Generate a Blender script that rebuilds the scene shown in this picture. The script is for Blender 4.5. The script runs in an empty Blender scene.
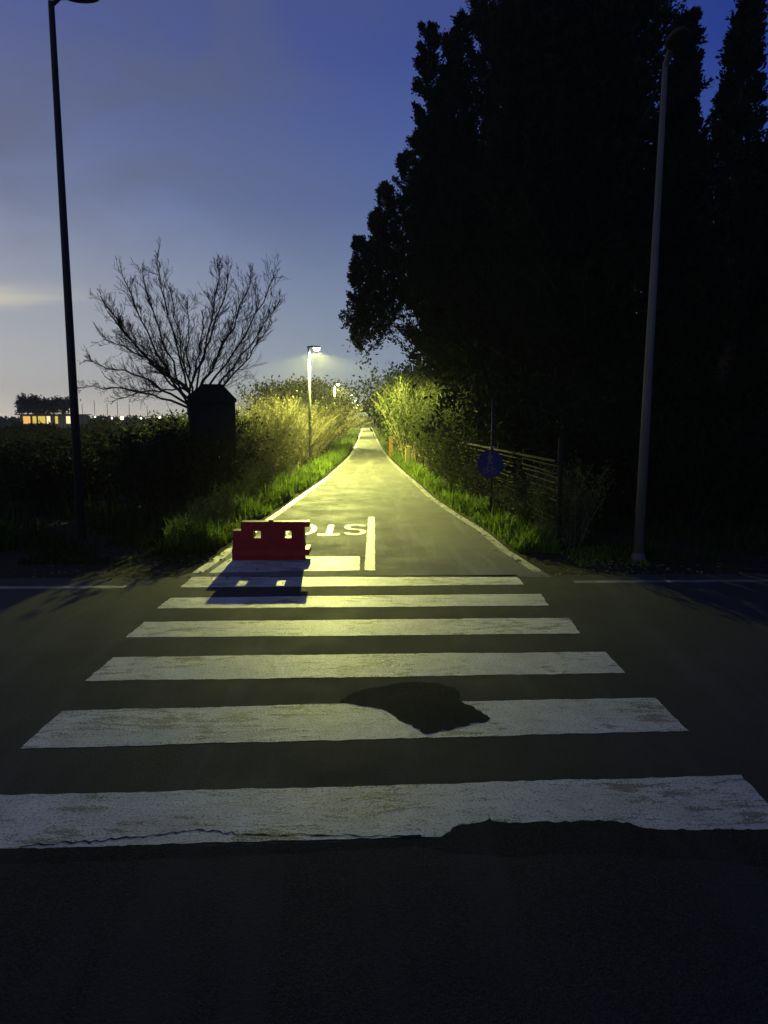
import bpy, bmesh, math, random
import numpy as np
from mathutils import Vector, Matrix, Euler
R = math.radians
random.seed(7)
S = bpy.context.scene
COL = S.collection

# ------------------------------------------------------------------ camera
H = 1.92; F = 710.0; PITCH = math.atan(95.5/F); YAW = R(1.42)
cam = bpy.data.cameras.new('camera'); co = bpy.data.objects.new('camera', cam); COL.objects.link(co)
cam.sensor_fit = 'VERTICAL'; cam.sensor_height = 36; cam.lens = F/1024*36
cam.clip_start = .05; cam.clip_end = 3000
co.location = (0, 0, H); co.rotation_euler = (math.pi/2-PITCH, 0, -YAW)
S.camera = co
CM = Euler(co.rotation_euler).to_matrix()
def ray(px, py): return CM @ Vector(((px-384)/F, -(py-512)/F, -1))
def G(px, py, z=0.0):                                   # point of the ground seen at a pixel
    d = ray(px, py); t = (z-H)/d.z
    return Vector((d.x*t, d.y*t, z))
def P(px, py, y):                                       # point at distance y seen at a pixel
    d = ray(px, py); t = y/d.y
    return Vector((d.x*t, y, H+d.z*t))

# ------------------------------------------------------------------ helpers
def tag(o, label=None, cat=None, group=None, kind=None):
    if label: o['label'] = label
    if cat: o['category'] = cat
    if group: o['group'] = group
    if kind: o['kind'] = kind
    return o
def empty(name, loc, label, cat, group=None, rz=0):
    o = bpy.data.objects.new(name, None); COL.objects.link(o)
    o.location = loc; o.rotation_euler.z = rz; o.empty_display_size = .2
    return tag(o, label, cat, group)
def mobj(name, me, mat, parent=None):
    o = bpy.data.objects.new(name, me); COL.objects.link(o)
    for m in (mat if isinstance(mat, (list, tuple)) else [mat]):
        if m and m.name not in me.materials: me.materials.append(m)
    if parent: o.parent = parent
    return o
def copy_tree(o, parent=None):
    c = o.copy(); COL.objects.link(c)
    if parent: c.parent = parent
    for ch in list(o.children): copy_tree(ch, c)
    return c
def bm_mesh(bm, name='mesh', smooth=False):
    me = bpy.data.meshes.new(name); bm.normal_update(); bm.to_mesh(me); bm.free()
    if smooth:
        for p in me.polygons: p.use_smooth = True
    return me
def np_mesh(name, V, Fq, mats=None, smooth=False):      # V (n,3), Fq (m,k) index array
    me = bpy.data.meshes.new(name)
    V = np.asarray(V, dtype=np.float32); Fq = np.asarray(Fq, dtype=np.int32)
    m, k = Fq.shape
    me.vertices.add(len(V)); me.vertices.foreach_set('co', V.ravel())
    me.loops.add(m*k); me.loops.foreach_set('vertex_index', Fq.ravel())
    me.polygons.add(m); me.polygons.foreach_set('loop_start', np.arange(0, m*k, k, dtype=np.int32))
    me.polygons.foreach_set('use_smooth', np.full(m, smooth))
    me.update(); me.validate()
    return me
def add_box(bm, x0, x1, y0, y1, z0, z1, M=None):
    vs = [bm.verts.new((x, y, z)) for x in (x0, x1) for y in (y0, y1) for z in (z0, z1)]
    for f in ((0,1,3,2),(4,6,7,5),(0,4,5,1),(2,3,7,6),(0,2,6,4),(1,5,7,3)):
        bm.faces.new([vs[i] for i in f])
    if M is not None: bmesh.ops.transform(bm, matrix=M, verts=vs)
    return vs
def add_tube(bm, pts, rad, sides=8, cap=True):
    pts = [Vector(p) for p in pts]; rings = []
    if not hasattr(rad, '__len__'): rad = [rad]*len(pts)
    for i, p in enumerate(pts):
        t = (pts[min(i+1, len(pts)-1)]-pts[max(i-1, 0)]).normalized()
        a = t.orthogonal().normalized() if abs(t.z) < .99 else Vector((1,0,0))
        b = t.cross(a).normalized(); a = b.cross(t)
        rings.append([bm.verts.new(p+(a*math.cos(2*math.pi*k/sides)+b*math.sin(2*math.pi*k/sides))*rad[i]) for k in range(sides)])
    for i in range(len(rings)-1):
        for k in range(sides):
            bm.faces.new((rings[i][k], rings[i][(k+1)%sides], rings[i+1][(k+1)%sides], rings[i+1][k]))
    if cap: bm.faces.new(rings[0][::-1]); bm.faces.new(rings[-1])
def bevel(bm, w, seg=2):
    bmesh.ops.bevel(bm, geom=bm.edges[:], offset=w, segments=seg, affect='EDGES', profile=.6, clamp_overlap=True)

# ------------------------------------------------------------------ materials
def mat_new(name):
    m = bpy.data.materials.new(name); m.use_nodes = True
    nt = m.node_tree; nt.nodes.clear()
    out = nt.nodes.new('ShaderNodeOutputMaterial')
    return m, nt, out
def N(nt, t, **kw):
    n = nt.nodes.new(t)
    for k, v in kw.items():
        if k in n.inputs.keys() if hasattr(n.inputs, 'keys') else False: n.inputs[k].default_value = v
        else: setattr(n, k, v)
    return n
def ramp(nt, src, stops):
    r = nt.nodes.new('ShaderNodeValToRGB'); el = r.color_ramp.elements
    while len(el) < len(stops): el.new(.5)
    for e, (p, c) in zip(el, stops):
        e.position = p; e.color = (*c, 1) if hasattr(c, '__len__') else (c, c, c, 1)
    nt.links.new(src, r.inputs[0]); return r.outputs[0]
def noise(nt, scale, detail=4, rough=.6, coord='Object', stretch=None, dist=0):
    tc = nt.nodes.new('ShaderNodeTexCoord'); src = tc.outputs[coord]
    if stretch:
        mp = nt.nodes.new('ShaderNodeMapping'); mp.inputs['Scale'].default_value = stretch
        nt.links.new(src, mp.inputs[0]); src = mp.outputs[0]
    n = nt.nodes.new('ShaderNodeTexNoise'); n.inputs['Scale'].default_value = scale
    n.inputs['Detail'].default_value = detail; n.inputs['Roughness'].default_value = rough; n.inputs['Distortion'].default_value = dist
    nt.links.new(src, n.inputs['Vector']); return n.outputs[0]
def mixc(nt, fac, a, b, mode='MIX'):
    m = nt.nodes.new('ShaderNodeMix'); m.data_type = 'RGBA'; m.blend_type = mode
    for i, s in ((0, fac), (6, a), (7, b)):
        if isinstance(s, bpy.types.NodeSocket): nt.links.new(s, m.inputs[i])
        elif hasattr(s, '__len__'): m.inputs[i].default_value = (*s, 1)
        else: m.inputs[i].default_value = s
    return m.outputs[2]
def principled(nt, out, color, rough, bump=None, bdist=.01, bstr=1, spec=.5, metal=0):
    b = nt.nodes.new('ShaderNodeBsdfPrincipled')
    for key, s in (('Base Color', color), ('Roughness', rough)):
        if isinstance(s, bpy.types.NodeSocket): nt.links.new(s, b.inputs[key])
        elif hasattr(s, '__len__'): b.inputs[key].default_value = (*s, 1)
        else: b.inputs[key].default_value = s
    b.inputs['Specular IOR Level'].default_value = spec; b.inputs['Metallic'].default_value = metal
    if bump is not None:
        bn = nt.nodes.new('ShaderNodeBump'); bn.inputs['Distance'].default_value = bdist; bn.inputs['Strength'].default_value = bstr
        nt.links.new(bump, bn.inputs['Height']); nt.links.new(bn.outputs[0], b.inputs['Normal'])
    nt.links.new(b.outputs[0], out.inputs[0]); return b
def simple(name, c0, c1, scale, rough=.6, spec=.4, metal=0, bd=.003, stretch=None):
    m, nt, out = mat_new(name)
    n = noise(nt, scale, 5, .65, stretch=stretch)
    principled(nt, out, ramp(nt, n, [(.3, c0), (.7, c1)]), rough, n, bd, .6, spec, metal)
    return m
def leafmat(name, c0, c1, scale=1.2, trans=.25, rough=.6, spec=.2):
    m, nt, out = mat_new(name)
    n = noise(nt, scale, 4, .7); g = nt.nodes.new('ShaderNodeNewGeometry')
    a = nt.nodes.new('ShaderNodeMath'); a.operation = 'MULTIPLY_ADD'; a.inputs[1].default_value = .5
    nt.links.new(g.outputs['Random Per Island'], a.inputs[0])
    h = nt.nodes.new('ShaderNodeMath'); h.operation = 'MULTIPLY_ADD'; h.inputs[1].default_value = .9; h.inputs[2].default_value = -.2
    nt.links.new(n, h.inputs[0]); nt.links.new(h.outputs[0], a.inputs[2])
    col = ramp(nt, a.outputs[0], [(.15, c0), (.85, c1)])
    d = nt.nodes.new('ShaderNodeBsdfPrincipled'); d.inputs['Roughness'].default_value = rough; d.inputs['Specular IOR Level'].default_value = spec
    nt.links.new(col, d.inputs['Base Color'])
    t = nt.nodes.new('ShaderNodeBsdfTranslucent'); nt.links.new(col, t.inputs[0])
    mx = nt.nodes.new('ShaderNodeMixShader'); mx.inputs[0].default_value = trans
    nt.links.new(d.outputs[0], mx.inputs[1]); nt.links.new(t.outputs[0], mx.inputs[2]); nt.links.new(mx.outputs[0], out.inputs[0])
    return m
def emit(name, c, s):
    m, nt, out = mat_new(name); e = nt.nodes.new('ShaderNodeEmission')
    e.inputs[0].default_value = (*c, 1); e.inputs[1].default_value = s
    nt.links.new(e.outputs[0], out.inputs[0]); return m

def asphalt(name, dark, light, r0, r1, bd=.006, spec=.5):
    m, nt, out = mat_new(name)
    big = noise(nt, .55, 5, .65, dist=.6); fine = noise(nt, 42, 4, .75); agg = noise(nt, 130, 2, .6)
    c = ramp(nt, big, [(.3, dark), (.72, light)])
    c = mixc(nt, ramp(nt, agg, [(.44, 0), (.66, .8)]), c, tuple(min(1, v*2.2) for v in light))
    streak = noise(nt, 2.2, 5, .6, stretch=(1, .12, 1), dist=.4)
    c = mixc(nt, ramp(nt, streak, [(.50, 0), (.66, .8)]), c, tuple(v*1.9 for v in light))
    rg = ramp(nt, noise(nt, 1.3, 5, .7), [(.3, r0), (.7, r1)])
    ad = nt.nodes.new('ShaderNodeMath'); ad.operation = 'ADD'
    nt.links.new(fine, ad.inputs[0]); nt.links.new(agg, ad.inputs[1])
    principled(nt, out, c, rg, ad.outputs[0], bd, .8, spec)
    return m
def paint(name, col, wear=.5, wl=.62):
    m, nt, out = mat_new(name)
    g = noise(nt, 75, 5, .8); w2 = noise(nt, 1.4, 5, .65, dist=.5)
    tc = nt.nodes.new('ShaderNodeTexCoord'); mp = nt.nodes.new('ShaderNodeMapping'); mp.inputs['Rotation'].default_value = (0, 0, -.95); mp.inputs['Scale'].default_value = (2.2, 10, 1)
    nt.links.new(tc.outputs['Object'], mp.inputs[0]); sc = nt.nodes.new('ShaderNodeTexNoise'); sc.inputs['Scale'].default_value = 1.5; sc.inputs['Detail'].default_value = 6; sc.inputs['Roughness'].default_value = .72; sc.inputs['Distortion'].default_value = .6
    nt.links.new(mp.outputs[0], sc.inputs[0]); scr = sc.outputs[0]
    def ma(a, b, c):
        n = nt.nodes.new('ShaderNodeMath'); n.operation = 'MULTIPLY_ADD'; nt.links.new(a, n.inputs[0]); n.inputs[1].default_value = b
        if isinstance(c, bpy.types.NodeSocket): nt.links.new(c, n.inputs[2])
        else: n.inputs[2].default_value = c
        return n.outputs[0]
    t = ma(w2, .55, ma(scr, .62, ma(g, .45, 0)))
    mask = ramp(nt, t, [(wl+.255, 0), (wl+.30, wear)])
    speck = ramp(nt, g, [(.52, 0), (.62, wear)])
    dirt = ramp(nt, noise(nt, 2.6, 6, .75), [(.32, tuple(v*.6 for v in col)), (.66, col)])
    c = mixc(nt, mask, dirt, (.05, .05, .05)); c = mixc(nt, speck, c, (.07, .07, .07))
    hgt = ma(scr, 1.0, ma(g, .8, 0))
    principled(nt, out, c, ramp(nt, g, [(.35, .28), (.65, .55)]), hgt, .014, 1.0, .5)
    return m

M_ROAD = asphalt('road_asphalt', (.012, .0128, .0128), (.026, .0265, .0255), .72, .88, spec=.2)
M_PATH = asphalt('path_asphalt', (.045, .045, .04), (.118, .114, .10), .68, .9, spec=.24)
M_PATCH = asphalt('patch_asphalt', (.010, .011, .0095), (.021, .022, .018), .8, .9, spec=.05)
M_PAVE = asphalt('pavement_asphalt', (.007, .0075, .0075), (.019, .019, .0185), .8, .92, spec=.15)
M_PAINT = paint('white_road_paint', (.62, .635, .67), .8, .585)
M_PAINT2 = paint('worn_road_paint', (.5, .5, .47), .7, .56)
M_PAINTD = paint('dirty_line_paint', (.3, .3, .29), .8, .5)
M_SOIL = simple('dark_soil', (.010, .009, .006), (.022, .02, .013), 6, .95, .1, bd=.03)
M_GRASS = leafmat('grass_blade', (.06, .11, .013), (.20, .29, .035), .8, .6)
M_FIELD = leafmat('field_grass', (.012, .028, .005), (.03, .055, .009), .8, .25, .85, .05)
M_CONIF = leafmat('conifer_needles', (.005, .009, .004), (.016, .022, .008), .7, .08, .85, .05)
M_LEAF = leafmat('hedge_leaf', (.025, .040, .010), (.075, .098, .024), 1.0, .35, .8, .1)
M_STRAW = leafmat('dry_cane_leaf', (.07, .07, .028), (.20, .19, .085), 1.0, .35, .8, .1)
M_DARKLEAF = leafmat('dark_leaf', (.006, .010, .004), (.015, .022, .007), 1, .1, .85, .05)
M_STEM = simple('dry_stem', (.05, .045, .025), (.28, .25, .14), 3, .8, .15)
M_BARK = simple('dark_bark', (.02, .017, .013), (.05, .042, .032), 9, .9, .15, bd=.02, stretch=(1, 1, .2))
M_GALV = simple('galvanised_steel', (.15, .155, .16), (.22, .225, .23), 14, .55, .3, .2)
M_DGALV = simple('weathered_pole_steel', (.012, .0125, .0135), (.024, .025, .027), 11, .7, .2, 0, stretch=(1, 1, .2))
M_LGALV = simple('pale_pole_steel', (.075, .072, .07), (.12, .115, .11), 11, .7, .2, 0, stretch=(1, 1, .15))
M_HEAD = simple('lamp_housing', (.012, .012, .012), (.022, .022, .022), 12, .7, .15)
M_RED = simple('red_plastic', (.22, .003, .007), (.33, .007, .013), 7, .5, .25, bd=.002)
M_WOOD = simple('weathered_wood', (.012, .010, .006), (.032, .026, .014), 7, .9, .15, stretch=(1, 1, 6))
M_OWOOD = simple('orange_wood', (.10, .045, .015), (.16, .08, .03), 7, .8, .2)
M_YWOOD = simple('pale_post_wood', (.22, .2, .09), (.32, .29, .13), 7, .8, .2)
M_BLUE = simple('blue_sign_enamel', (.004, .006, .10), (.006, .010, .13), 5, .6, .2, bd=.0005)
M_WHITE = simple('white_sign_film', (.06, .065, .10), (.09, .095, .14), 5, .6, .2, bd=.0005)
M_HUT = simple('dark_hut_panel', (.005, .006, .010), (.009, .011, .016), 5, .8, .1)
M_WALL = simple('plaster_wall', (.30, .25, .17), (.42, .35, .24), 4, .85, .2)
M_ROOF = simple('roof_tile', (.10, .05, .035), (.17, .09, .06), 9, .85, .2)
M_WIN = [emit('lit_window_amber', (1, .55, .13), .95), emit('lit_window_yellow', (1, .75, .12), .75), emit('lit_window_cream', (1, .82, .42), 1.3)]
M_LENS = emit('street_lamp_lens', (1, .97, .72), 45)
M_FAR_W = emit('far_lamp_warm', (1, .72, .42), 10)
M_FAR_C = emit('far_lamp_white', (1, .95, .8), 6)

# ------------------------------------------------------------------ flat surfaces
def sheet(name, pts, mat, z, thick=0, parent=None):
    bm = bmesh.new(); vs = [bm.verts.new((p[0], p[1], z)) for p in pts]
    f = bm.faces.new(vs); f.normal_update()
    if f.normal.z < 0: f.normal_flip()
    if thick:
        r = bmesh.ops.extrude_face_region(bm, geom=[f])
        bmesh.ops.translate(bm, vec=(0, 0, -thick), verts=[v for v in r['geom'] if isinstance(v, bmesh.types.BMVert)])
        bmesh.ops.recalc_face_normals(bm, faces=bm.faces[:])
    return mobj(name, bm_mesh(bm, name), mat, parent)
def ragged(pts, step=.06, amp=.008, seed=0):
    rnd = random.Random(seed); out = []
    n = len(pts)
    for i in range(n):
        a = Vector(pts[i][:2]); b = Vector(pts[(i+1)%n][:2]); L = (b-a).length; k = max(1, int(L/step)); nrm = Vector((-(b-a).y, (b-a).x))/max(L, 1e-6)
        ph = rnd.random()*9
        for j in range(k):
            t = j/k; w = 0 if j == 0 else (rnd.uniform(-1, 1)*amp + amp*.9*math.sin(ph+t*L*5)*math.sin(t*math.pi))
            out.append(a+(b-a)*t+nrm*w)
    return out

# ground
bm = bmesh.new(); add = [(-260, -40), (260, -40), (260, 470), (-260, 470)]
o = sheet('ground', add, M_SOIL, -.012); tag(o, kind='structure')
# cross road, slightly turned against the camera axis
ang = -R(1.4)
ex = Vector((math.cos(ang), math.sin(ang)*-1, 0)); ex = (G(700, 583)-G(100, 587)).normalized()
near = G(384, 866); far_ = G(384, 576)
A = [near-ex*90, near+ex*90, far_+ex*90, far_-ex*90]
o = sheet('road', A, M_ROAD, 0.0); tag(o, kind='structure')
# cycle path: edges read off the photo, on flat ground
LE = [(178, 577), (192, 573), (213, 559), (238, 541), (263, 521.5), (284, 507), (305, 492), (324, 479), (335, 469), (343, 462), (349.5, 455), (354.7, 446.5), (358, 439), (360.5, 432)]
RE = [(552, 577), (543.7, 572), (510, 551), (483, 529), (456, 513), (433, 497), (417, 482.5), (402, 470), (392.5, 461), (386, 453), (382, 448), (378, 440), (374, 432)]
L = [G(*p) for p in LE]; Rr = [G(*p) for p in RE]
L.append(Vector((-.75, 420, 0))); Rr.append(Vector((1.0, 420, 0)))
L[-2].x = -.75*1 if abs(L[-2].x) < .4 else L[-2].x
o = sheet('cycle_path', [(p.x, p.y) for p in L]+[(p.x, p.y) for p in reversed(Rr)], M_PATH, .002); tag(o, kind='structure')
def at_y(edge, y):
    for a, b in zip(edge, edge[1:]):
        if a.y <= y <= b.y: return a.x+(b.x-a.x)*(y-a.y)/(b.y-a.y)
    return edge[-1].x if y > edge[-1].y else edge[0].x
# near pavement with a broken edge, and the dark gutter in front of it
pv = [G(x, y) for x, y in ((-260, 872), (40, 868), (120, 866), (210, 862), (300, 858), (360, 853), (410, 850), (455, 858), (520, 862), (610, 858), (700, 864), (770, 872), (1050, 880))]
pv = [pv[0]-ex*60]+pv+[pv[-1]+ex*60, pv[-1]+ex*60+Vector((0, -14, 0)), pv[0]-ex*60+Vector((0, -14, 0))]
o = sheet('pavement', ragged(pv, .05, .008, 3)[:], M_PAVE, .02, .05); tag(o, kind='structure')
gt = [G(x, y) for x, y in ((-300, 850), (60, 849), (190, 846), (330, 843), (410, 840), (440, 838.5), (446, 834), (452, 829), (462, 825), (478, 823.5), (485, 822), (488, 815), (492, 821.5), (510, 824), (560, 823), (610, 821.5), (628, 823), (640, 828), (700, 831), (760, 831), (1100, 838))]
gt = [gt[0]-ex*20]+gt+[gt[-1]+ex*20, gt[-1]+ex*20+Vector((0, -.9, 0)), gt[0]-ex*20+Vector((0, -.9, 0))]
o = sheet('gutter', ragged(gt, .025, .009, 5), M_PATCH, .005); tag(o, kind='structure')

# ------------------------------------------------------------------ painted markings
def marking(name, px, mat, label, cat, z=.0045, seed=0, group=None, amp=.006):
    o = sheet(name, ragged([G(x, y) for x, y in px], .05, amp, seed), mat, z)
    return tag(o, label, cat, group)
ZG = 'white stripes of the zebra crossing'
stripes = [
 ([(-72, 852), (-20, 796), (380, 786), (741, 775), (790, 829), (384, 838)], 'widest white zebra stripe, nearest the camera beside the dark pavement'),
 ([(20, 749), (62, 711), (384, 703), (655, 698), (689, 731), (384, 739)], 'white zebra stripe with a dark asphalt patch bitten out of it'),
 ([(85, 681), (113, 657.5), (384, 654), (605, 652), (625, 673), (384, 677)], 'white zebra stripe just beyond the one with the dark patch'),
 ([(126, 637.5), (144, 622), (384, 619.5), (569, 618), (580, 633.5), (384, 635.5)], 'white zebra stripe just short of the tip of the barrier shadow stripe'),
 ([(157, 608.5), (171, 598), (384, 595.5), (541, 594), (549, 605.5), (384, 607)], 'white zebra stripe just touched by the tip of the barrier shadow'),
 ([(180, 587.5), (192, 577), (384, 576), (515, 575), (524, 584.5), (384, 586)], 'thinnest white zebra stripe, farthest one, crossed by the barrier shadow')]
stripes[3] = (stripes[3][0], 'fourth white zebra stripe from the camera, wholly in yellow lamplight')
for i, (px, lb) in enumerate(stripes):
    marking('zebra_stripe', px, M_PAINT, lb, 'crossing stripe', .002, i+20, ZG)
marking('stop_line', [(209, 573), (231, 558), (360, 556.5), (359.5, 570.5)], M_PAINT, 'short broad white stop line under the red barrier', 'road marking', .004, 31)
marking('centre_line', [(364.5, 570.5), (368.5, 517), (374.5, 517), (375, 570.5)], M_PAINT, 'short white centre line along the middle of the path beside the letter S', 'road marking', .004, 32)
def edge_line(edge, w, side, label):
    pts = edge[1:]
    a = [(p.x, p.y) for p in pts]; b = [(p.x-side*w, p.y) for p in pts]
    o = sheet('edge_line', a+b[::-1], M_PAINT2, .004); tag(o, label, 'road marking')
edge_line(L, .13, -1, 'white line along the left edge of the path beside the lamp posts')
edge_line(Rr, .13, 1, 'white line along the right edge of the path beside the fence')
def road_line(a, b, label):
    a = Vector(a); b = Vector(b); n = Vector((0, .06, 0))
    o = sheet('road_edge_line', ragged([a-n, b-n, b+n, a+n], .2, .006, 9), M_PAINTD, .002); tag(o, label, 'road marking')
road_line(G(126, 587)-ex*40, G(126, 587), 'faint white road edge line left of the crossing, in front of the dark verge')
road_line(G(574, 582), G(574, 582)+ex*40, 'faint white road edge line right of the crossing, in front of the pale pole')
o = sheet('asphalt_patch', ragged([G(x, y) for x, y in ((340, 702), (352, 704), (380, 709), (398, 720), (426, 734.5), (453, 729.5), (487, 722), (487.5, 716), (458, 700.5), (455, 688), (436, 683), (400, 683), (362, 690))], .035, .013, 12), M_PATCH, .004)
tag(o, 'dark wedge shaped asphalt patch covering part of a white stripe', 'road patch')
# hairline crack along the nearest stripe
def ribbon(pts, w, z):
    bm = bmesh.new(); rnd = random.Random(4); prev = None
    for i in range(len(pts)-1):
        a, b = pts[i], pts[i+1]
        for j in range(12):
            t = j/12; p = a.lerp(b, t); ww = w*rnd.uniform(.3, 1.2); dy = rnd.uniform(-.012, .012)
            cur = (bm.verts.new((p.x, p.y+dy-ww, z)), bm.verts.new((p.x, p.y+dy+ww, z)))
            if prev: bm.faces.new((prev[0], cur[0], cur[1], prev[1]))
            prev = cur
    return bm_mesh(bm, 'crack')
o = mobj('road_crack', ribbon([G(x, y) for x, y in ((20, 846), (90, 842), (150, 836), (190, 831), (240, 834), (330, 836), (430, 837))], .006, .0035), M_PATCH)
tag(o, 'thin dark crack running along the near edge of the nearest stripe', 'crack')

# STOP, upside down from here
def stroke(pts, w, z=.004, parent=None, name='letter', mat=None, closed=False):
    bm = bmesh.new(); n = len(pts); prev = first = None
    P2 = [Vector(p) for p in pts]
    for i, p in enumerate(P2):
        a = P2[i-1] if (i > 0 or closed) else p; b = P2[(i+1)%n] if (i < n-1 or closed) else p
        t = (b-a).normalized(); nn = Vector((-t.y, t.x))*w/2
        cur = (bm.verts.new((p.x-nn.x, p.y-nn.y, z)), bm.verts.new((p.x+nn.x, p.y+nn.y, z)))
        if prev: bm.faces.new((prev[0], cur[0], cur[1], prev[1]))
        else: first = cur
        prev = cur
    if closed: bm.faces.new((prev[0], first[0], first[1], prev[1]))
    for f in bm.faces:
        f.normal_update()
        if f.normal.z < 0: f.normal_flip()
    return bm
def merge(bms):
    bm = bmesh.new()
    for b in bms:
        me = bpy.data.meshes.new('tmp'); b.to_mesh(me); b.free(); bm.from_mesh(me); bpy.data.meshes.remove(me)
    return bm
sr = G(366, 530); ycen = (G(350, 524.5).y+G(350, 535).y)/2
LL = G(350, 524.5).y-G(350, 535).y
stop = empty('stop_lettering', (sr.x, ycen, 0), 'white STOP painted on the path, facing oncoming riders, half behind the barrier', 'road lettering', None, math.pi)
wL = .37; gap = .06; sw = .085
def ell(cx, cy, rx, ry, a0, a1, n=20): return [(cx+rx*math.cos(R(a0+(a1-a0)*k/n)), cy+ry*math.sin(R(a0+(a1-a0)*k/n))) for k in range(n+1)]
hh = LL/2-.04
def letter(bm, i):
    bmesh.ops.translate(bm, vec=(i*(wL+gap), 0, 0), verts=bm.verts[:])
    mobj('letter', bm_mesh(bm), M_PAINT, stop)
sx = wL/2
letter(stroke(ell(sx, hh/2, sx-.04, hh/2, 20, 270)+ell(sx, -hh/2, sx-.04, hh/2, 90, -160)[1:], sw*1.1), 0)
b1 = stroke([(0, hh), (wL, hh)], sw*1.6); b2 = stroke([(sx, hh-.06), (sx, -hh)], sw*1.2); letter(merge([b1, b2]), 1)
letter(stroke(ell(sx, 0, sx-.03, hh, 0, 360, 32)[:-1], sw*1.1, closed=True), 2)
b1 = stroke([(.05, -hh), (.05, hh)], sw*1.2); b2 = stroke([(.09, hh), (.2, hh)]+ell(.2, hh*.5, .13, hh*.5, 90, -90, 14)+[(.09, 0)], sw*1.1, .0043); letter(merge([b1, b2]), 3)

# ------------------------------------------------------------------ red plastic barrier
def barrier():
    base = G(268.5, 560.5)
    root = empty('traffic_barrier', (base.x, base.y+.19, 0), 'red plastic water filled traffic barrier with two square holes', 'barrier', None, math.atan2(ex.y, ex.x)-R(.5))
    s = 1/ (F/ (base.y+.1))                              # metres per pixel there
    xs = [-.475, -.37, -.22, -.12, .0, .185, .285, .40, .445, .50, .56]
    xs = [-.485, -.375, -.21, -.11, .205, .305, .435, .475, .545]
    zs = [0, .07, .15, .18, .30, .40, .405, .455, .53]
    holes_x = {(-.21, -.11), (.205, .305)}
    def occ(x0, x1, z0, z1):
        xm = (x0+x1)/2; zm = (z0+z1)/2
        if (x0, x1) in holes_x and .30 < zm < .40: return False
        if xm < -.375 and zm > .405: return False           # step at the left end
        if xm > .475: return zm > .455 or (.07 < zm < .15)     # lug above and foot below
        
        return True
    def th(z):                                            # half depth of the jersey profile
        pr = [(0, .19), (.07, .19), (.15, .175), (.18, .15), (.30, .10), (.405, .09), (.455, .085), (.53, .08)]
        for (a, b), (c, d) in zip(pr, pr[1:]):
            if a <= z <= c: return b+(d-b)*(z-a)/(c-a)
        return .08
    bm = bmesh.new(); vc = {}
    def V(x, z, s):
        k = (x, z, s)
        if k not in vc:
            xx = x
            vc[k] = bm.verts.new((xx, s*th(z), z))
        return vc[k]
    cells = {(i, j) for i in range(len(xs)-1) for j in range(len(zs)-1) if occ(xs[i], xs[i+1], zs[j], zs[j+1])}
    for i, j in cells:
        a, b, c, d = xs[i], xs[i+1], zs[j], zs[j+1]
        bm.faces.new((V(a,c,-1), V(b,c,-1), V(b,d,-1), V(a,d,-1)))
        bm.faces.new((V(a,c,1), V(a,d,1), V(b,d,1), V(b,c,1)))
        if (i-1, j) not in cells: bm.faces.new((V(a,c,-1), V(a,d,-1), V(a,d,1), V(a,c,1)))
        if (i+1, j) not in cells: bm.faces.new((V(b,c,-1), V(b,c,1), V(b,d,1), V(b,d,-1)))
        if (i, j-1) not in cells: bm.faces.new((V(a,c,-1), V(a,c,1), V(b,c,1), V(b,c,-1)))
        if (i, j+1) not in cells: bm.faces.new((V(a,d,-1), V(b,d,-1), V(b,d,1), V(a,d,1)))
    ed = [e for e in bm.edges if len(e.link_faces) == 2 and e.calc_face_angle(0) > .5]
    bmesh.ops.bevel(bm, geom=ed, offset=.012, segments=2, affect='EDGES', clamp_overlap=True)
    for v in bm.verts: v.co.z += .006
    b = mobj('body', bm_mesh(bm), M_RED, root)
    bm = bmesh.new()
    add_tube(bm, [(.02, 0, .535), (.02, 0, .553)], .035, 14); mobj('filler_cap', bm_mesh(bm), M_RED, root)
    root.scale = (1, 1, .95)
    return root
barrier()

# ------------------------------------------------------------------ lamps and poles
def lamp_light(name, loc, parent, power, col=(.97, 1, .25)):
    l = bpy.data.lights.new(name, 'POINT'); l.energy = power; l.color = col; l.shadow_soft_size = .07
    l.use_nodes = True; nt = l.node_tree; nt.nodes.clear()
    out = nt.nodes.new('ShaderNodeOutputLight'); e = nt.nodes.new('ShaderNodeEmission')
    tc = nt.nodes.new('ShaderNodeTexCoord'); sp = nt.nodes.new('ShaderNodeSeparateXYZ')
    nt.links.new(tc.outputs['Normal'], sp.inputs[0])
    ng = nt.nodes.new('ShaderNodeMath'); ng.operation = 'MULTIPLY_ADD'; ng.inputs[1].default_value = .5; ng.inputs[2].default_value = .5
    nt.links.new(sp.outputs[2], ng.inputs[0])
    # street-lantern photometry: a batwing that throws far along the path and cuts off above the horizontal
    r = ramp(nt, ng.outputs[0], [(0, .36), (.12, .52), (.25, .82), (.33, 1), (.375, 1), (.395, .60), (.412, .23), (.43, .065), (.47, .035), (.52, .01), (.56, 0)])
    nt.links.new(r, e.inputs[1]); nt.links.new(e.outputs[0], out.inputs[0])
    o = bpy.data.objects.new(name, l); COL.objects.link(o); o.parent = parent; o.location = loc
    return o
LAMP_W = 15500
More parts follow.
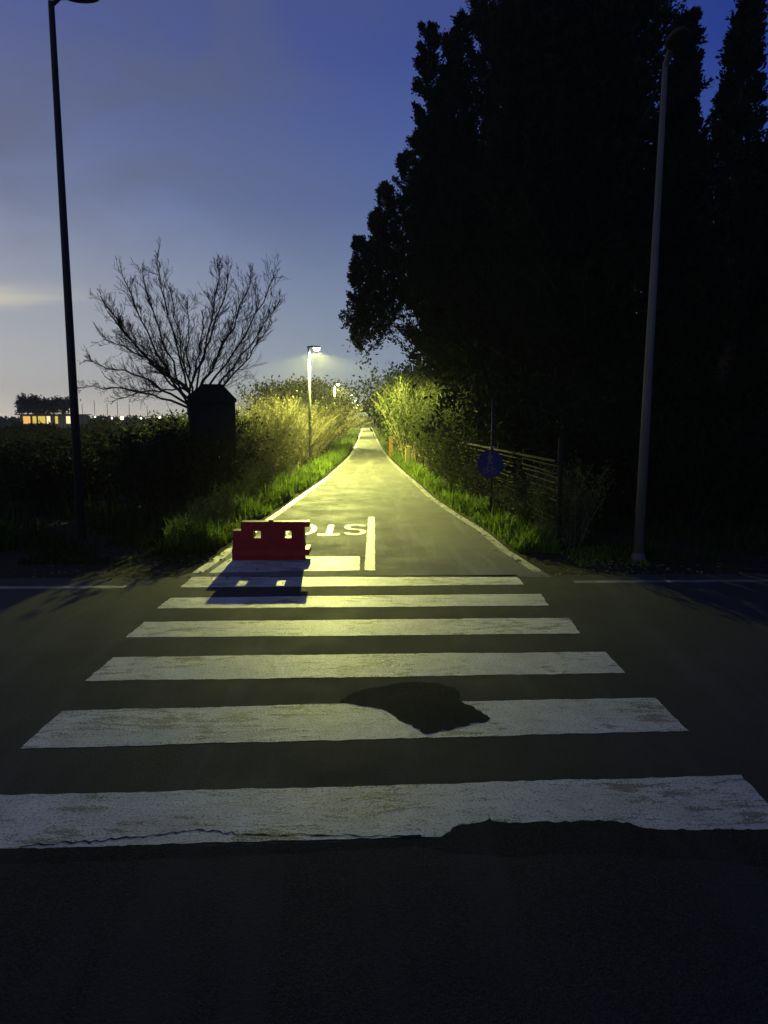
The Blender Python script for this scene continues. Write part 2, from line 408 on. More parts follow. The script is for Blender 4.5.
def path_lamp(label, x, y, hgt, light=True):
    root = empty('street_lamp', (x, y, 0), label, 'street lamp', 'slender lamps lit along the path', 0)
    bm = bmesh.new(); add_tube(bm, [(0, 0, 0), (0, 0, hgt*.5), (0, 0, hgt)], [.06, .052, .042], 14); mobj('pole', bm_mesh(bm, smooth=True), M_GALV, root)
    bm = bmesh.new(); add_box(bm, -.13, .13, -.13, .13, 0, .02); mobj('base_plate', bm_mesh(bm), M_GALV, root)
    bm = bmesh.new(); add_tube(bm, [(-.06, 0, hgt-.02), (.0, 0, hgt+.01), (.10, 0, hgt+.015)], .03, 10); mobj('arm', bm_mesh(bm), M_HEAD, root)
    bm = bmesh.new(); vs = add_box(bm, .08, .43, -.09, .09, hgt-.02, hgt+.045)
    for v in bm.verts:
        if v.co.z > hgt: v.co.y *= .7
        if v.co.x > .4: v.co.z += -.01 if v.co.z > hgt else .005; v.co.y *= .8
    bevel(bm, .012); hd = mobj('lamp_head', bm_mesh(bm), M_HEAD, root)
    bm = bmesh.new(); bmesh.ops.create_uvsphere(bm, u_segments=16, v_segments=8, radius=1)
    bmesh.ops.delete(bm, geom=[v for v in bm.verts if v.co.z > .02], context='VERTS')
    bmesh.ops.transform(bm, matrix=Matrix.Translation((.29, 0, hgt-.031)) @ Matrix.Diagonal((.125, .08, .12, 1)), verts=bm.verts[:])
    mobj('lens', bm_mesh(bm, smooth=True), M_LENS, hd)
    if light: lamp_light('lamp_light', (.29, 0, hgt-.19), root, LAMP_W)
    return root
p1 = G(310.5, 467); LH = P(310.5, 347, p1.y).z
path_lamp('nearest lit street lamp on the left verge, its whole pale pole showing', p1.x, p1.y, LH)
p2 = P(338, 384.5, 57)
path_lamp('second lit street lamp, only its glowing head showing above the hedge', p2.x-.29, 57, p2.z+.06)
path_lamp('third lit street lamp, far along the path behind the hedge', -2.1, 86, LH)
path_lamp('fourth lit street lamp, beyond the third near the end of the path', -2.1, 116, LH)
path_lamp('farthest lit street lamp, a speck at the end of the path', -2.1, 160, LH)

def road_pole(label, base, h, mat, arm_dir, r0=.085, r1=.05, lean=0):
    root = empty('lamp_post', base, label, 'lamp post', 'tall unlit lamp posts by the road')
    bm = bmesh.new(); add_tube(bm, [(0, 0, 0), (lean*.35, 0, h*.35), (lean, 0, h)], [r0, r0*.85, r1], 18); mobj('pole', bm_mesh(bm, smooth=True), mat, root)
    bm = bmesh.new(); add_tube(bm, [(0, 0, 0), (0, 0, .10)], [r0*1.45, r0*1.25], 18); mobj('base_collar', bm_mesh(bm), mat, root)
    d = Vector(arm_dir); top = Vector((lean, 0, h))
    bm = bmesh.new(); add_tube(bm, [top-Vector((0, 0, .05)), top+d*.12+Vector((0, 0, .05)), top+d*.3+Vector((0, 0, .06))], .03, 10); mobj('arm', bm_mesh(bm), mat, root)
    bm = bmesh.new(); bmesh.ops.create_uvsphere(bm, u_segments=20, v_segments=10, radius=1)
    for v in bm.verts:
        if v.co.z < 0: v.co.z *= .35
    az = math.atan2(d.y, d.x)
    bmesh.ops.transform(bm, matrix=Matrix.Translation(top+d*.42+Vector((0, 0, .05))) @ Matrix.Rotation(az, 4, 'Z') @ Matrix.Diagonal((.24, .12, .09, 1)), verts=bm.verts[:])
    hd = mobj('lamp_head', bm_mesh(bm, smooth=True), M_HEAD, root)
    return root
bl = G(82, 545); tl = P(51, 0, bl.y)
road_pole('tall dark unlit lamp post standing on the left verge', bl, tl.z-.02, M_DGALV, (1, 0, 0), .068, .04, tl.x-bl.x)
br = G(638, 560); tr = P(665.5, 62, br.y)
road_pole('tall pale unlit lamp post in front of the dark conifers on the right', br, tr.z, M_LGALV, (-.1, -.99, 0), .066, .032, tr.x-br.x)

# ------------------------------------------------------------------ round blue sign
def sign():
    base = G(491, 519); y = base.y; top = P(490, 398, y).z; c = P(490, 464, y)
    root = empty('path_sign', base, 'round blue sign with pale walker and bicycle on a thin grey pole', 'sign')
    bm = bmesh.new(); add_tube(bm, [(0, .03, 0), (0, .03, top)], .024, 12); mobj('pole', bm_mesh(bm, smooth=True), M_DGALV, root)
    rot = Matrix.Rotation(R(-36), 4, 'Z'); T = Matrix.Translation((c.x-base.x, -.01, c.z)) @ rot
    bm = bmesh.new(); bmesh.ops.create_cone(bm, cap_ends=True, segments=48, radius1=.265, radius2=.265, depth=.012)
    bmesh.ops.transform(bm, matrix=T @ Matrix.Rotation(R(90), 4, 'X'), verts=bm.verts[:]); d = mobj('disc', bm_mesh(bm), M_BLUE, root)
    def flat(bm):                                         # (x, y, 0.0) drawing to the front of the disc
        for v in bm.verts: v.co = Vector((v.co.x, -.0085-v.co.z, v.co.y))
        bmesh.ops.transform(bm, matrix=T, verts=bm.verts[:]); bmesh.ops.recalc_face_normals(bm, faces=bm.faces[:]); return bm
    w = .026
    walker = merge([stroke(ell(0, .205, .018, .018, 0, 360, 12), .034, 0), stroke([(0, .17), (0, .08)], .06, 0), stroke([(0, .09), (-.035, .0)], w, .0004),
                    stroke([(0, .09), (.04, .0)], w, .0008), stroke([(-.02, .165), (-.06, .10)], .018, .0012), stroke([(.02, .165), (.06, .105)], .018, .0016)])
    mobj('walker_symbol', bm_mesh(flat(walker)), M_WHITE, d)
    bike = merge([stroke(ell(-.085, -.13, .05, .05, 0, 360, 20)[:-1], .014, 0, closed=True), stroke(ell(.085, -.13, .05, .05, 0, 360, 20)[:-1], .014, .0004, closed=True),
                  stroke([(-.085, -.13), (-.04, -.06), (.05, -.06), (0, -.13), (-.085, -.13)], .014, .0008), stroke([(.085, -.13), (.045, -.045), (.075, -.035)], .014, .0012), stroke([(-.06, -.04), (-.02, -.04)], .016, .0016)])
    mobj('bicycle_symbol', bm_mesh(flat(bike)), M_WHITE, d)
    bm = bmesh.new(); add_box(bm, -.05, .05, -.012, .06, c.z+.30, c.z+.33); mobj('bracket', bm_mesh(bm), M_GALV, root)
    return root
sign()

# ------------------------------------------------------------------ vegetation tools
def leaves(C, D, ln, wd, rng, flat=.0):
    """leaf-sized rhombic faces: C centres, D directions"""
    n = len(C); D = D/np.maximum(np.linalg.norm(D, axis=1, keepdims=True), 1e-6)
    r = rng.normal(size=(n, 3)); r[:, 2] *= (1-flat)
    s = np.cross(D, r); s /= np.maximum(np.linalg.norm(s, axis=1, keepdims=True), 1e-6)
    nn = np.cross(s, D)
    ln = np.broadcast_to(ln, (n,))[:, None]*rng.uniform(.65, 1.35, (n, 1)); wd = np.broadcast_to(wd, (n,))[:, None]*rng.uniform(.65, 1.35, (n, 1))
    V = np.stack([C, C+D*ln*.5+s*wd*.5+nn*wd*.12, C+D*ln, C+D*ln*.5-s*wd*.5+nn*wd*.12], axis=1).reshape(-1, 3)
    return V, np.arange(4*n).reshape(-1, 4)
def tubes(polys, sides=4):
    """polys: list of (pts (k,3), radii (k,)) -> tapered tubes"""
    VV, FF, off = [], [], 0
    a = np.arange(sides)*2*np.pi/sides
    for pts, rad in polys:
        pts = np.asarray(pts, float); k = len(pts)
        t = np.gradient(pts, axis=0); t /= np.maximum(np.linalg.norm(t, axis=1, keepdims=True), 1e-9)
        ref = np.array([1., 0, 0]) if abs(t[0, 0]) < .8 else np.array([0, 1., 0])
        u = np.cross(t, ref); u /= np.linalg.norm(u, axis=1, keepdims=True); v = np.cross(t, u)
        ring = pts[:, None, :]+(u[:, None, :]*np.cos(a)[None, :, None]+v[:, None, :]*np.sin(a)[None, :, None])*np.asarray(rad)[:, None, None]
        VV.append(ring.reshape(-1, 3))
        i = np.arange(k-1)[:, None]*sides; j = np.arange(sides)[None, :]; j2 = (j+1) % sides
        FF.append(np.stack([i+j, i+j2, i+sides+j2, i+sides+j], -1).reshape(-1, 4)+off); off += k*sides
    return np.concatenate(VV), np.concatenate(FF)

def conifer(name, label, x, y, h, rad, seed, prof, nb=260, group='dark conifers on the right', tips=(), leafm=None, t0=.02):
    """prof: list of (relative height, relative radius)"""
    rng = np.random.default_rng(seed)
    root = empty(name, (x, y, 0), label, 'tree', group)
    bm = bmesh.new(); add_tube(bm, [(0, 0, 0), (.05, 0, h*.4), (0, .05, h*.8), (0, 0, h*.97)], [h*.022, h*.016, h*.008, .02], 10)
    mobj('trunk', bm_mesh(bm, smooth=True), M_BARK, root)
    ph = [p[0] for p in prof]; pr = [p[1] for p in prof]
    tips = [(*(lambda q: (q.x-x, q.y-y, q.z))(P(a, b, yy)), rr) for a, b, yy, rr in tips]   # sub-tops
    C, D, LN, WD = [], [], [], []; br = []
    axes = [((0, 0), h, rad, nb, t0)]+[((a, b), hh, rr, int(nb*.25), .52) for a, b, hh, rr in tips]
    for (ax, ay), hh, rr, n, tl in axes:
        for i in range(n):
            t = ((i+rng.random())/n)**.9*(.99-tl)+tl; az = rng.uniform(0, 2*np.pi)
            Rt = np.interp(t, ph, pr)*rr if tl != .52 else rr*(.15+1.5*((1-t)/.48)**.75)
            Ln = Rt*(rng.uniform(.7, 1.0) if rng.random() < .72 else rng.uniform(1.0, 1.38))+.12
            up = .25+.75*t+rng.uniform(-.2, .25)
            d = np.array([np.cos(az), np.sin(az), up]); d /= np.linalg.norm(d)
            st = np.array([ax, ay, t*hh-Ln*d[2]*.55])
            m = max(4, int(Ln*3.2)); s = np.linspace(.18, 1, m)
            pts = st+d*Ln*s[:, None]+np.array([0, 0, 1.])*(s[:, None]**2)*Ln*.18
            pts[:, 2] = np.maximum(pts[:, 2], .15)
            br.append((np.vstack([st, pts]), np.linspace(.05, .008, m+1)*max(.3, Ln/3)))
            for k in range(m):
                q = 34 if k < m-2 else 46
                spread = (.16+.20*(1-s[k]))*(1 if s[k] < .85 else .7)*max(.55, min(1.2, Ln/2.2))
                sh = d+rng.normal(size=(3, 3))*.38+np.array([0, 0, .15]); sh /= np.linalg.norm(sh, axis=1, keepdims=True); sh = sh[rng.integers(0, 3, q)]
                if tl == .52: spread *= .62
                c = pts[k]+rng.normal(size=(q, 3))*.05+sh*(rng.random((q, 1))*spread*2.3)
                dd = sh*1.0+rng.normal(size=(q, 3))*.42
                C.append(c); D.append(dd); LN.append(np.full(q, .15 if Ln > 1.2 else .11)); WD.append(np.full(q, .06))
            for k in range(0, m, 2):                       # inner boughs
                if Ln < .8: continue
                q = 9; c = pts[k]*.5+st*.5+rng.normal(size=(q, 3))*.25
                C.append(c); D.append(rng.normal(size=(q, 3))+d); f_ = min(1, Ln/3); LN.append(np.full(q, .5*f_)); WD.append(np.full(q, .26*f_))
    C = np.concatenate(C); C[:, 2] = np.maximum(C[:, 2], .05)
    V, Fq = leaves(C, np.concatenate(D), np.concatenate(LN), np.concatenate(WD), rng)
    mobj('crown', np_mesh('crown', V, Fq), leafm or M_CONIF, root)
    V, Fq = tubes(br, 4); mobj('branches', np_mesh('branches', V, Fq), M_BARK, root)
    return root
full = [(0, .75), (.12, .95), (.35, 1), (.6, .78), (.8, .48), (1, .04)]
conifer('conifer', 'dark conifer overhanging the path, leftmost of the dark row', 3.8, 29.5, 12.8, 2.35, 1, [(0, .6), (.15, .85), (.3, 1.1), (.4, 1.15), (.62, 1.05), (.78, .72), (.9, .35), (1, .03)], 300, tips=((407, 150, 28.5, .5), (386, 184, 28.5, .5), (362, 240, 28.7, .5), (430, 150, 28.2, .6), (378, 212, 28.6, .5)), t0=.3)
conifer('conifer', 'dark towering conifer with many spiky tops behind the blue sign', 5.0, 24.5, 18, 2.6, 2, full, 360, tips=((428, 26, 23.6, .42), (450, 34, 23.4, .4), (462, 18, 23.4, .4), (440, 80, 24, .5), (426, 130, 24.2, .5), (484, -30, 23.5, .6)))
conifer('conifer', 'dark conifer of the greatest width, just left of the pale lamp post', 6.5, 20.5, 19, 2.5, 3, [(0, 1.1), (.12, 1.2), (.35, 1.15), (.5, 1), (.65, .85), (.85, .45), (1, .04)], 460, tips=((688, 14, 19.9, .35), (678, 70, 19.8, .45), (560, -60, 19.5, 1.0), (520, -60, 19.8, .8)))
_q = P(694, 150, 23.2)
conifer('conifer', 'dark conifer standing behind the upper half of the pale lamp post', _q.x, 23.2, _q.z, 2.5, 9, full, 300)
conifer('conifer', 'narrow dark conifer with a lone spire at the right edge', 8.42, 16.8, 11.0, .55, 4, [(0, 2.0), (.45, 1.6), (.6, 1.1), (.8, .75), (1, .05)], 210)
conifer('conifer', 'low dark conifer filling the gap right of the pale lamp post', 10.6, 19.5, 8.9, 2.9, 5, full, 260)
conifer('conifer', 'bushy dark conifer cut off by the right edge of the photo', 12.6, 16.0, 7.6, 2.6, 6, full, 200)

def bush_mesh(seed, w, d, h, nst, nleaf, ll, lw, up=1.0, sr=.012):
    rng = np.random.default_rng(seed); polys = []; C, D = [], []
    for i in range(nst):
        bx, by = rng.uniform(-.5, .5)*w*.7, rng.uniform(-.5, .5)*d*.7
        lk = .22 if up >= 1 else .36; lean = np.array([bx*.5/max(w, .1)+rng.normal()*lk, by*.5/max(d, .1)+rng.normal()*lk, up]); L_ = h*rng.uniform(.55, 1.05)
        bend = np.array([rng.normal()*.16, rng.normal()*.16, -.06])
        s = np.linspace(0, 1, 6)[:, None]
        pts = np.array([bx, by, 0])+lean/np.linalg.norm(lean)*L_*s+bend*L_*s**2
        pts[:, 2] = np.maximum(pts[:, 2], 0)
        polys.append((pts, np.linspace(sr, sr*.3, 6)))
        for j in range(2):
            k = rng.integers(2, 5); tw = pts[k]+np.linspace(0, 1, 4)[:, None]*(np.array([rng.normal()*.5, rng.normal()*.5, .7])*L_*.25)
            polys.append((tw, np.linspace(sr*.6, sr*.2, 4)))
            q = nleaf//3; c = tw[rng.integers(0, 4, q)]+rng.normal(size=(q, 3))*.09; C.append(c); D.append(rng.normal(size=(q, 3))+np.array([0, 0, .5]))
        q = nleaf-2*(nleaf//3); tt = rng.uniform(.2, 1, q)
        c = np.stack([np.interp(tt, s[:, 0], pts[:, a]) for a in range(3)], 1)+rng.normal(size=(q, 3))*.10
        C.append(c); D.append(rng.normal(size=(q, 3))+np.array([0, 0, .5]))
    C = np.concatenate(C); C[:, 2] = np.maximum(C[:, 2], .03)
    V, Fq = leaves(C, np.concatenate(D), ll, lw, rng)
    V2, F2 = tubes(polys, 3)
    return np_mesh('foliage', V, Fq), np_mesh('stems', V2, F2)
protos = {}
def bush(kind, x, y, sc, rz, label, name, cat, group):
    if kind not in protos:
        spec, lm, sm = kinds[kind]; me, st = bush_mesh(*spec)
        root = bpy.data.objects.new(name, None); COL.objects.link(root)
        mobj('foliage', me, lm, root); mobj('stems', st, sm, root); protos[kind] = root; o = root
    else: o = copy_tree(protos[kind])
    o.name = name; o.location = (x, y, 0); o.scale = sc; o.rotation_euler.z = rz
    return tag(o, label, cat, group)
kinds = {
 'cane':  ((11, 2.4, 2.0, 2.5, 320, 20, .075, .03, .95, .0085), M_STRAW, M_STEM),
 'green': ((12, 2.4, 2.0, 2.5, 170, 54, .11, .05, 1.0, .012), M_LEAF, M_STEM),
 'dark':  ((13, 2.6, 2.2, 2.4, 190, 70, .13, .065, 1.0, .012), M_DARKLEAF, M_BARK),
 'thin':  ((14, 1.5, 1.2, 2.0, 60, 40, .085, .042, 1.0, .008), M_LEAF, M_STEM)}
GL = 'bushes along the left side of the path'
left = [
 ('dark', -4.5, 20.5, (1, 1, .85), 0, 'dark bush at the near end of the left hedge, beside the black hut', 'shrub'),
 ('cane', -3.55, 20.5, (.95, .95, .97), .4, 'straw coloured twiggy bush just left of the nearest street lamp', 'twiggy_bush'),
 ('cane', -3.5, 23.6, (1, 1, 1.12), 2.1, 'pale twiggy bush with bare upright tips, touching the nearest lamp pole', 'twiggy_bush'),
 ('green', -5.3, 22.0, (1.1, 1, .85), 1, 'olive leafy bush behind the straw coloured twiggy bush', 'shrub'),
 ('cane', -3.6, 29.5, (1.1, 1.3, 1.15), 3.3, 'bright yellow twiggy bush just behind the nearest lamp pole', 'twiggy_bush'),
 ('cane', -3.4, 34.5, (1.1, 1.4, 1.2), 5.0, 'yellow twiggy bush right of the nearest lamp, below the second lamp', 'twiggy_bush'),
 ('green', -3.5, 40.0, (1.2, 1.6, 1.3), 0.6, 'lit green bush on the left before the second street lamp', 'shrub'),
 ('green', -3.2, 47.0, (1.2, 1.9, 1.35), 2.6, 'lit green bush below the glowing head of the second lamp', 'shrub'),
 ('cane', -3.9, 63.0, (1.5, 2.4, 1.5), 1.6, 'glowing yellow bush just beyond the second street lamp', 'twiggy_bush'),
 ('green', -4.1, 74, (1.5, 2.6, 1.6), 4.2, 'pale lit bush far along the left of the path', 'shrub'),
 ('green', -4.6, 100, (1.8, 4, 1.8), 3.2, 'farthest lit bush on the left by the end of the path', 'shrub')]
for k, x, y, sc, rz, lb, nm in left: bush(k, x, y, sc, rz, lb, nm, 'bush', GL)
GB = 'dark trees behind the left bushes'
for i, (x, y, s, lb) in enumerate([(-5.2, 52, 1.5, 'dim dark tree behind the straw coloured bushes, left of the lamp'), (-5.6, 66, 1.7, 'dim dark tree behind the nearest lamp pole'), (-9.6, 95, 1.6, 'dim low far tree between the bare sapling and the lamp'), (-5.2, 78, 1.9, 'dim dark tree just left of the second lamp head')]):
    bush('dark', x, y, (s*1.3, s*1.3, s*1.28), i*1.7, lb, 'shrub_tree', 'tree', GB)
GR = 'bushes along the right side of the path'
right = [
 ('thin', 2.55, 17.2, (1.1, 1.1, 1.0), 0, 'pale leafed young shrub left of the blue sign, above the fence rail', 'shrub'),
 ('thin', 2.95, 12.6, (.8, .8, .62), 1.5, 'small dim shrub just right of the blue sign against the fence', 'shrub'),
 ('thin', 2.95, 10.5, (.55, .6, .68), 2.5, 'thin leafy climber around the fence end post', 'shrub'),
 ('thin', 3.0, 14.6, (.9, .9, .66), 3.5, 'dim leafy shrub growing through the fence just beyond the blue sign', 'shrub'),
 ('thin', 3.05, 11.7, (.7, .7, .5), 5.5, 'low dim shrub behind the fence between the small shrub and the end post', 'shrub'),
 ('green', 2.95, 20.5, (.9, 1.1, .95), 3.0, 'dense lit bush behind the pale leafed shrub', 'shrub'),
 ('green', 3.0, 24.5, (1, 1.2, 1.2), 1.1, 'green bush on the right level with the nearest street lamp', 'shrub'),
 ('green', 2.75, 31, (.95, 1.5, 1.6), 4.4, 'tall lit bush on the right below the overhanging conifer', 'shrub'),
 ('green', 2.6, 38, (1, 1.8, 1.9), .2, 'tall green bush halfway along the right of the path', 'shrub'),
 ('dark', 3.2, 47, (1.2, 2, 2.2), 5.1, 'dark rounded tree leaning over the right of the path', 'shrub_tree'),
 ('green', 3.9, 58, (1.2, 2.6, 1.6), 2.2, 'hazy green bush far along the right of the path', 'shrub'),
 ('green', 3.8, 74, (1.5, 3.5, 2.0), 3.9, 'hazy pale bush far on the right beyond the dark rounded tree', 'shrub'),
 ('green', 4.8, 105, (1.8, 5, 2.3), 3.1, 'farthest hazy bush on the right by the end of the path', 'shrub')]
for k, x, y, sc, rz, lb, nm in right: bush(k, x, y, sc, rz, lb, nm, 'bush', GR)
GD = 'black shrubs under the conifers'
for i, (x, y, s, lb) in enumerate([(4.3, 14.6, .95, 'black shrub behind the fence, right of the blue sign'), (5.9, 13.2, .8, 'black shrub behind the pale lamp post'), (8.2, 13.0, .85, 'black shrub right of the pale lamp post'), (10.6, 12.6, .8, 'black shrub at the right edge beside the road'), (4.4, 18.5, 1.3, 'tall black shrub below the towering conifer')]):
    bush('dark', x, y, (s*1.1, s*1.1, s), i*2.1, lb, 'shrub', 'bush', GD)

# left field
GF = 'dark bushes at the left field edge'
for i, (x, y, sc, lb) in enumerate([(-3.9, 14.6, (.8, .6, .72), 'black shrub right in front of the hut'), (-6.8, 15.5, (1, 1, .62), 'black shrub at the corner of the left verge, below the hut'), (-9.6, 19.5, (1.4, 1, .40), 'dim green shrub below the bare tree'), (-13.5, 21, (1.6, 1, .40), 'dim green shrub just left of the dark lamp post'), (-18.0, 22, (1.7, 1, .54), 'dark shrub at the left edge of the photo')]):
    bush('dark', x, y, sc, i*1.3+.5, lb, 'shrub', 'bush', GF)
def hedge(name, label, x0, x1, y, h, n, seed):
    rng = np.random.default_rng(seed); C = np.stack([rng.uniform(x0, x1, n), y+rng.normal(size=n)*.6, rng.random(n)**.8*h*(.93+.07*np.sin(rng.uniform(x0, x1, n)))], 1)
    tops = .08*np.sin(C[:, 0]*1.7)+.06*np.sin(C[:, 0]*4.1+1); C[:, 2] *= 1+tops
    V, Fq = leaves(C, rng.normal(size=(n, 3))+np.array([0, 0, .4]), .30, .16, rng)
    o = mobj(name, np_mesh(name, V, Fq), M_DARKLEAF); tag(o, label, 'hedge')
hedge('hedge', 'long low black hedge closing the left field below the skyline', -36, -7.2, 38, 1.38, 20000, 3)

# grass
def grass(name, label, areas, n, hmin, hmax, mat, seed, wd=.012):
    rng = np.random.default_rng(seed); B = []
    for (fx0, fx1, y0, y1, wgt) in areas:
        k = int(n*wgt); y = y0+(y1-y0)*rng.random(k)**1.25; u = rng.random(k)
        xa = np.array([fx0(v) for v in y]); xb = np.array([fx1(v) for v in y]); x = xa+(xb-xa)*u
        # tufts
        cl = np.sin(x*5.1+seed)*np.sin(y*3.3)+np.sin(x*2.3+y*1.9)+rng.normal(size=k)*.6
        keep = cl > -.45; B.append(np.stack([x[keep], y[keep], np.clip((cl[keep]+1)/2.5, .2, 1.2)], 1))
    B = np.concatenate(B); m = len(B)
    hgt = (hmin+(hmax-hmin)*rng.random(m)**1.6)*B[:, 2]
    az = rng.uniform(0, 2*np.pi, m); bend = rng.uniform(.1, .7, m)*hgt
    dx, dy = np.cos(az)*bend, np.sin(az)*bend; px, py = -np.sin(az)*wd, np.cos(az)*wd
    z0 = np.full(m, -.012); b = np.stack([B[:, 0], B[:, 1], z0], 1); p = np.stack([px, py, 0*px], 1)
    mid = b+np.stack([dx*.3, dy*.3, hgt*.6], 1); tip = b+np.stack([dx, dy, hgt*.95], 1)
    V = np.stack([b-p, b+p, mid+p*.8, mid-p*.8, tip+p*.15, tip-p*.15], 1).reshape(-1, 3)
    i = np.arange(m)[:, None]*6
    Fq = np.concatenate([i+np.array([[0, 1, 2, 3]]), i+np.array([[3, 2, 4, 5]])])
    o = mobj(name, np_mesh(name, V, Fq), mat); return tag(o, label, 'grass', None, 'stuff')
lx = lambda y: at_y(L, y); rx = lambda y: at_y(Rr, y)
grass('verge_grass', 'bright green tall grass on the left verge between path and bushes', [(lambda y: lx(y)-.12-.02*y*0, lambda y: lx(y)-1.0, 10.2, 45, .85), (lambda y: lx(y)-.1, lambda y: lx(y)-2.3, 45, 110, .15)], 44000, .07, .44, M_GRASS, 1, .012)
grass('verge_grass', 'bright green tall grass on the right verge below the fence', [(lambda y: rx(y)+.08, lambda y: max(rx(y)+.45, min(2.78-(y-10.15)*.049, rx(y)+1.0)), 9.9, 45, .85), (lambda y: rx(y)+.1, lambda y: rx(y)+1.6, 45, 110, .15)], 42000, .06, .40, M_GRASS, 2, .012)
grass('corner_grass', 'sparse short grass on the corner beside the pale lamp post', [(lambda y: 2.75, lambda y: 3.7, 8.95, 10.2, 1)], 1500, .03, .12, M_GRASS, 3, .009)
grass('corner_grass', 'sparse dim grass on the corner left of the path mouth', [(lambda y: -4.6, lambda y: lx(y)-.15, 9.3, 11.2, 1)], 4500, .03, .16, M_FIELD, 4, .009)
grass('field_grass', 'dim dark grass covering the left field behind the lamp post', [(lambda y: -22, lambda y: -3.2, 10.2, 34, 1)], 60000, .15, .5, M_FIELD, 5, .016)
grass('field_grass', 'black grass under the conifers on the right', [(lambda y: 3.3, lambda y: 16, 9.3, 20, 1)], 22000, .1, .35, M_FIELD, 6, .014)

GW = 'leafy weeds standing in the verges'
for i, (px, py, s_, lb) in enumerate([(196, 548, .30, 'low weed at the near corner of the left verge'), (222, 526, .42, 'tall leafy weed in the left verge, left of the red barrier'), (246, 508, .40, 'leafy weed in the left verge just above the red barrier'), (262, 496, .46, 'tallest weed in the left verge between barrier and lamp pole'), (283, 483, .40, 'weed in the left verge just short of the lamp pole foot'), (205, 536, .36, 'weed among the grass beside the black shrub of the left verge'),
    (470, 497, .34, 'weed at the foot of the fence left of the sign pole'), (500, 516, .34, 'weed at the foot of the fence just right of the sign pole'), (528, 533, .30, 'weed below the fence near its end post'), (440, 484, .40, 'weed on the right verge below the pale leafed shrub'), (546, 549, .26, 'low weed at the foot of the fence end post')]):
    g_ = G(px, py); bush('thin', g_.x, g_.y, (s_*.75, s_*.75, s_), i*1.9, 'green leafy '+lb, 'weed', 'weed', GW)

def litter(name, label, spots, n, mat, seed):
    rng = np.random.default_rng(seed); C = []
    for f, y0, y1, sg, sh in spots:
        y = y0+(y1-y0)*rng.random(n)**1.6; x = np.array([f(v) for v in y])+sh+rng.normal(size=n)*sg; C.append(np.stack([x, y, np.full(n, .009)], 1))
    C = np.concatenate(C); D = rng.normal(size=C.shape); D[:, 2] *= .12
    V, Fq = leaves(C, D, .055, .03, rng); V[:, 2] = np.maximum(V[:, 2], .006)
    o = mobj(name, np_mesh(name, V, Fq), mat); return tag(o, label, 'leaf litter', None, 'stuff')
litter('leaf_litter', 'small dead leaves scattered along both edges of the path', [(lx, 9.2, 30, .13, -.05), (rx, 9.2, 30, .13, .03), (lambda y: -3.0, 8.4, 9.8, .7, 0), (lambda y: 3.2, 8.4, 9.6, .6, 0)], 210, M_STRAW, 12)

# ------------------------------------------------------------------ bare tree
def bare_tree():
    rng = np.random.default_rng(21); Y = 17.5
    fork = np.array(P(189.5, 400, Y)); base = np.array([fork[0]+.1, Y, -.02])
    root = empty('bare_tree', tuple(base), 'bare spreading tree with thin fanned branches against the sky', 'tree')
    tips = [(100, 284), (108, 300), (124, 267), (143, 263), (157, 251), (187, 288), (205, 300), (220, 254), (229, 261), (251, 266), (276, 262), (279, 290), (268, 318), (103, 339), (84, 360), (85, 386), (112, 402), (170, 275), (236, 300), (130, 330), (150, 372)]
    big, small = [], []
    def grow(p0, d, ln, r, lev):
        k = 6 if lev < 2 else 4; s = np.linspace(0, 1, k)[:, None]
        pts = p0+d*ln*s+np.array([rng.normal()*.08, rng.normal()*.08, .16])*ln*s**2
        pts += rng.normal(size=pts.shape)*ln*.006*s
        small.append((pts, np.maximum(np.linspace(r, r*.35, k), .0032)))
        if lev < 3:
            for j in range(rng.integers(3, 6) if lev == 1 else rng.integers(2, 4)):
                t = rng.uniform(.25, .95); q = np.array([np.interp(t, s[:, 0], pts[:, a]) for a in range(3)])
                ax = rng.normal(size=3); nd = d+ax*.42+np.array([0, 0, .22]); nd /= np.linalg.norm(nd)
                grow(q, nd, ln*rng.uniform(.35, .6), r*.5, lev+1)
    for px, py in tips:
        fk = fork+np.array([rng.normal()*.03, 0, rng.uniform(-.45, .28)]); tip = np.array(P(px, py+(12 if py < 330 else 0), Y+rng.uniform(-1.6, 1.6)))
        v = tip-fk; ln = np.linalg.norm(v); flat_ = np.array([v[0], v[1], 0])
        ctrl = fk+v*.5+flat_*.10+np.array([0, 0, -.05])*ln
        if py > 330: ctrl = fk+v*.5+np.array([0, 0, .10])*ln
        s = np.linspace(0, 1, 12)[:, None]
        pts = fk*(1-s)**2+2*ctrl*s*(1-s)+tip*s**2; pts[1:-1] += rng.normal(size=(10, 3))*.026
        r0 = .031 if ln > 2.8 else .022
        big.append((pts-base, np.linspace(r0, .0095, 12)))
        for j in range(int(14+ln*8)):
            t = rng.uniform(.22, 1.0); q = np.array([np.interp(t, s[:, 0], pts[:, a]) for a in range(3)])
            tg = 2*(1-t)*(ctrl-fk)+2*t*(tip-ctrl); tg /= np.linalg.norm(tg)
            nd = tg+rng.normal(size=3)*.5+np.array([0, 0, .15]); nd /= np.linalg.norm(nd)
            grow(q-base, nd, ln*rng.uniform(.07, .25)*(1.25-.8*t), .007, 1)
    tr = [(np.array([[0, 0, 0], (fork-base)*.5+np.array([.05, 0, 0]), fork-base]), np.array([.13, .10, .085]))]
    V, Fq = tubes(tr, 12); mobj('trunk', np_mesh('trunk', V, Fq, smooth=True), M_BARK, root)
    V, Fq = tubes(big, 6); mobj('limbs', np_mesh('limbs', V, Fq, smooth=True), M_BARK, root)
    V, Fq = tubes(small, 3); mobj('crown', np_mesh('crown', V, Fq), M_BARK, root)
bare_tree()
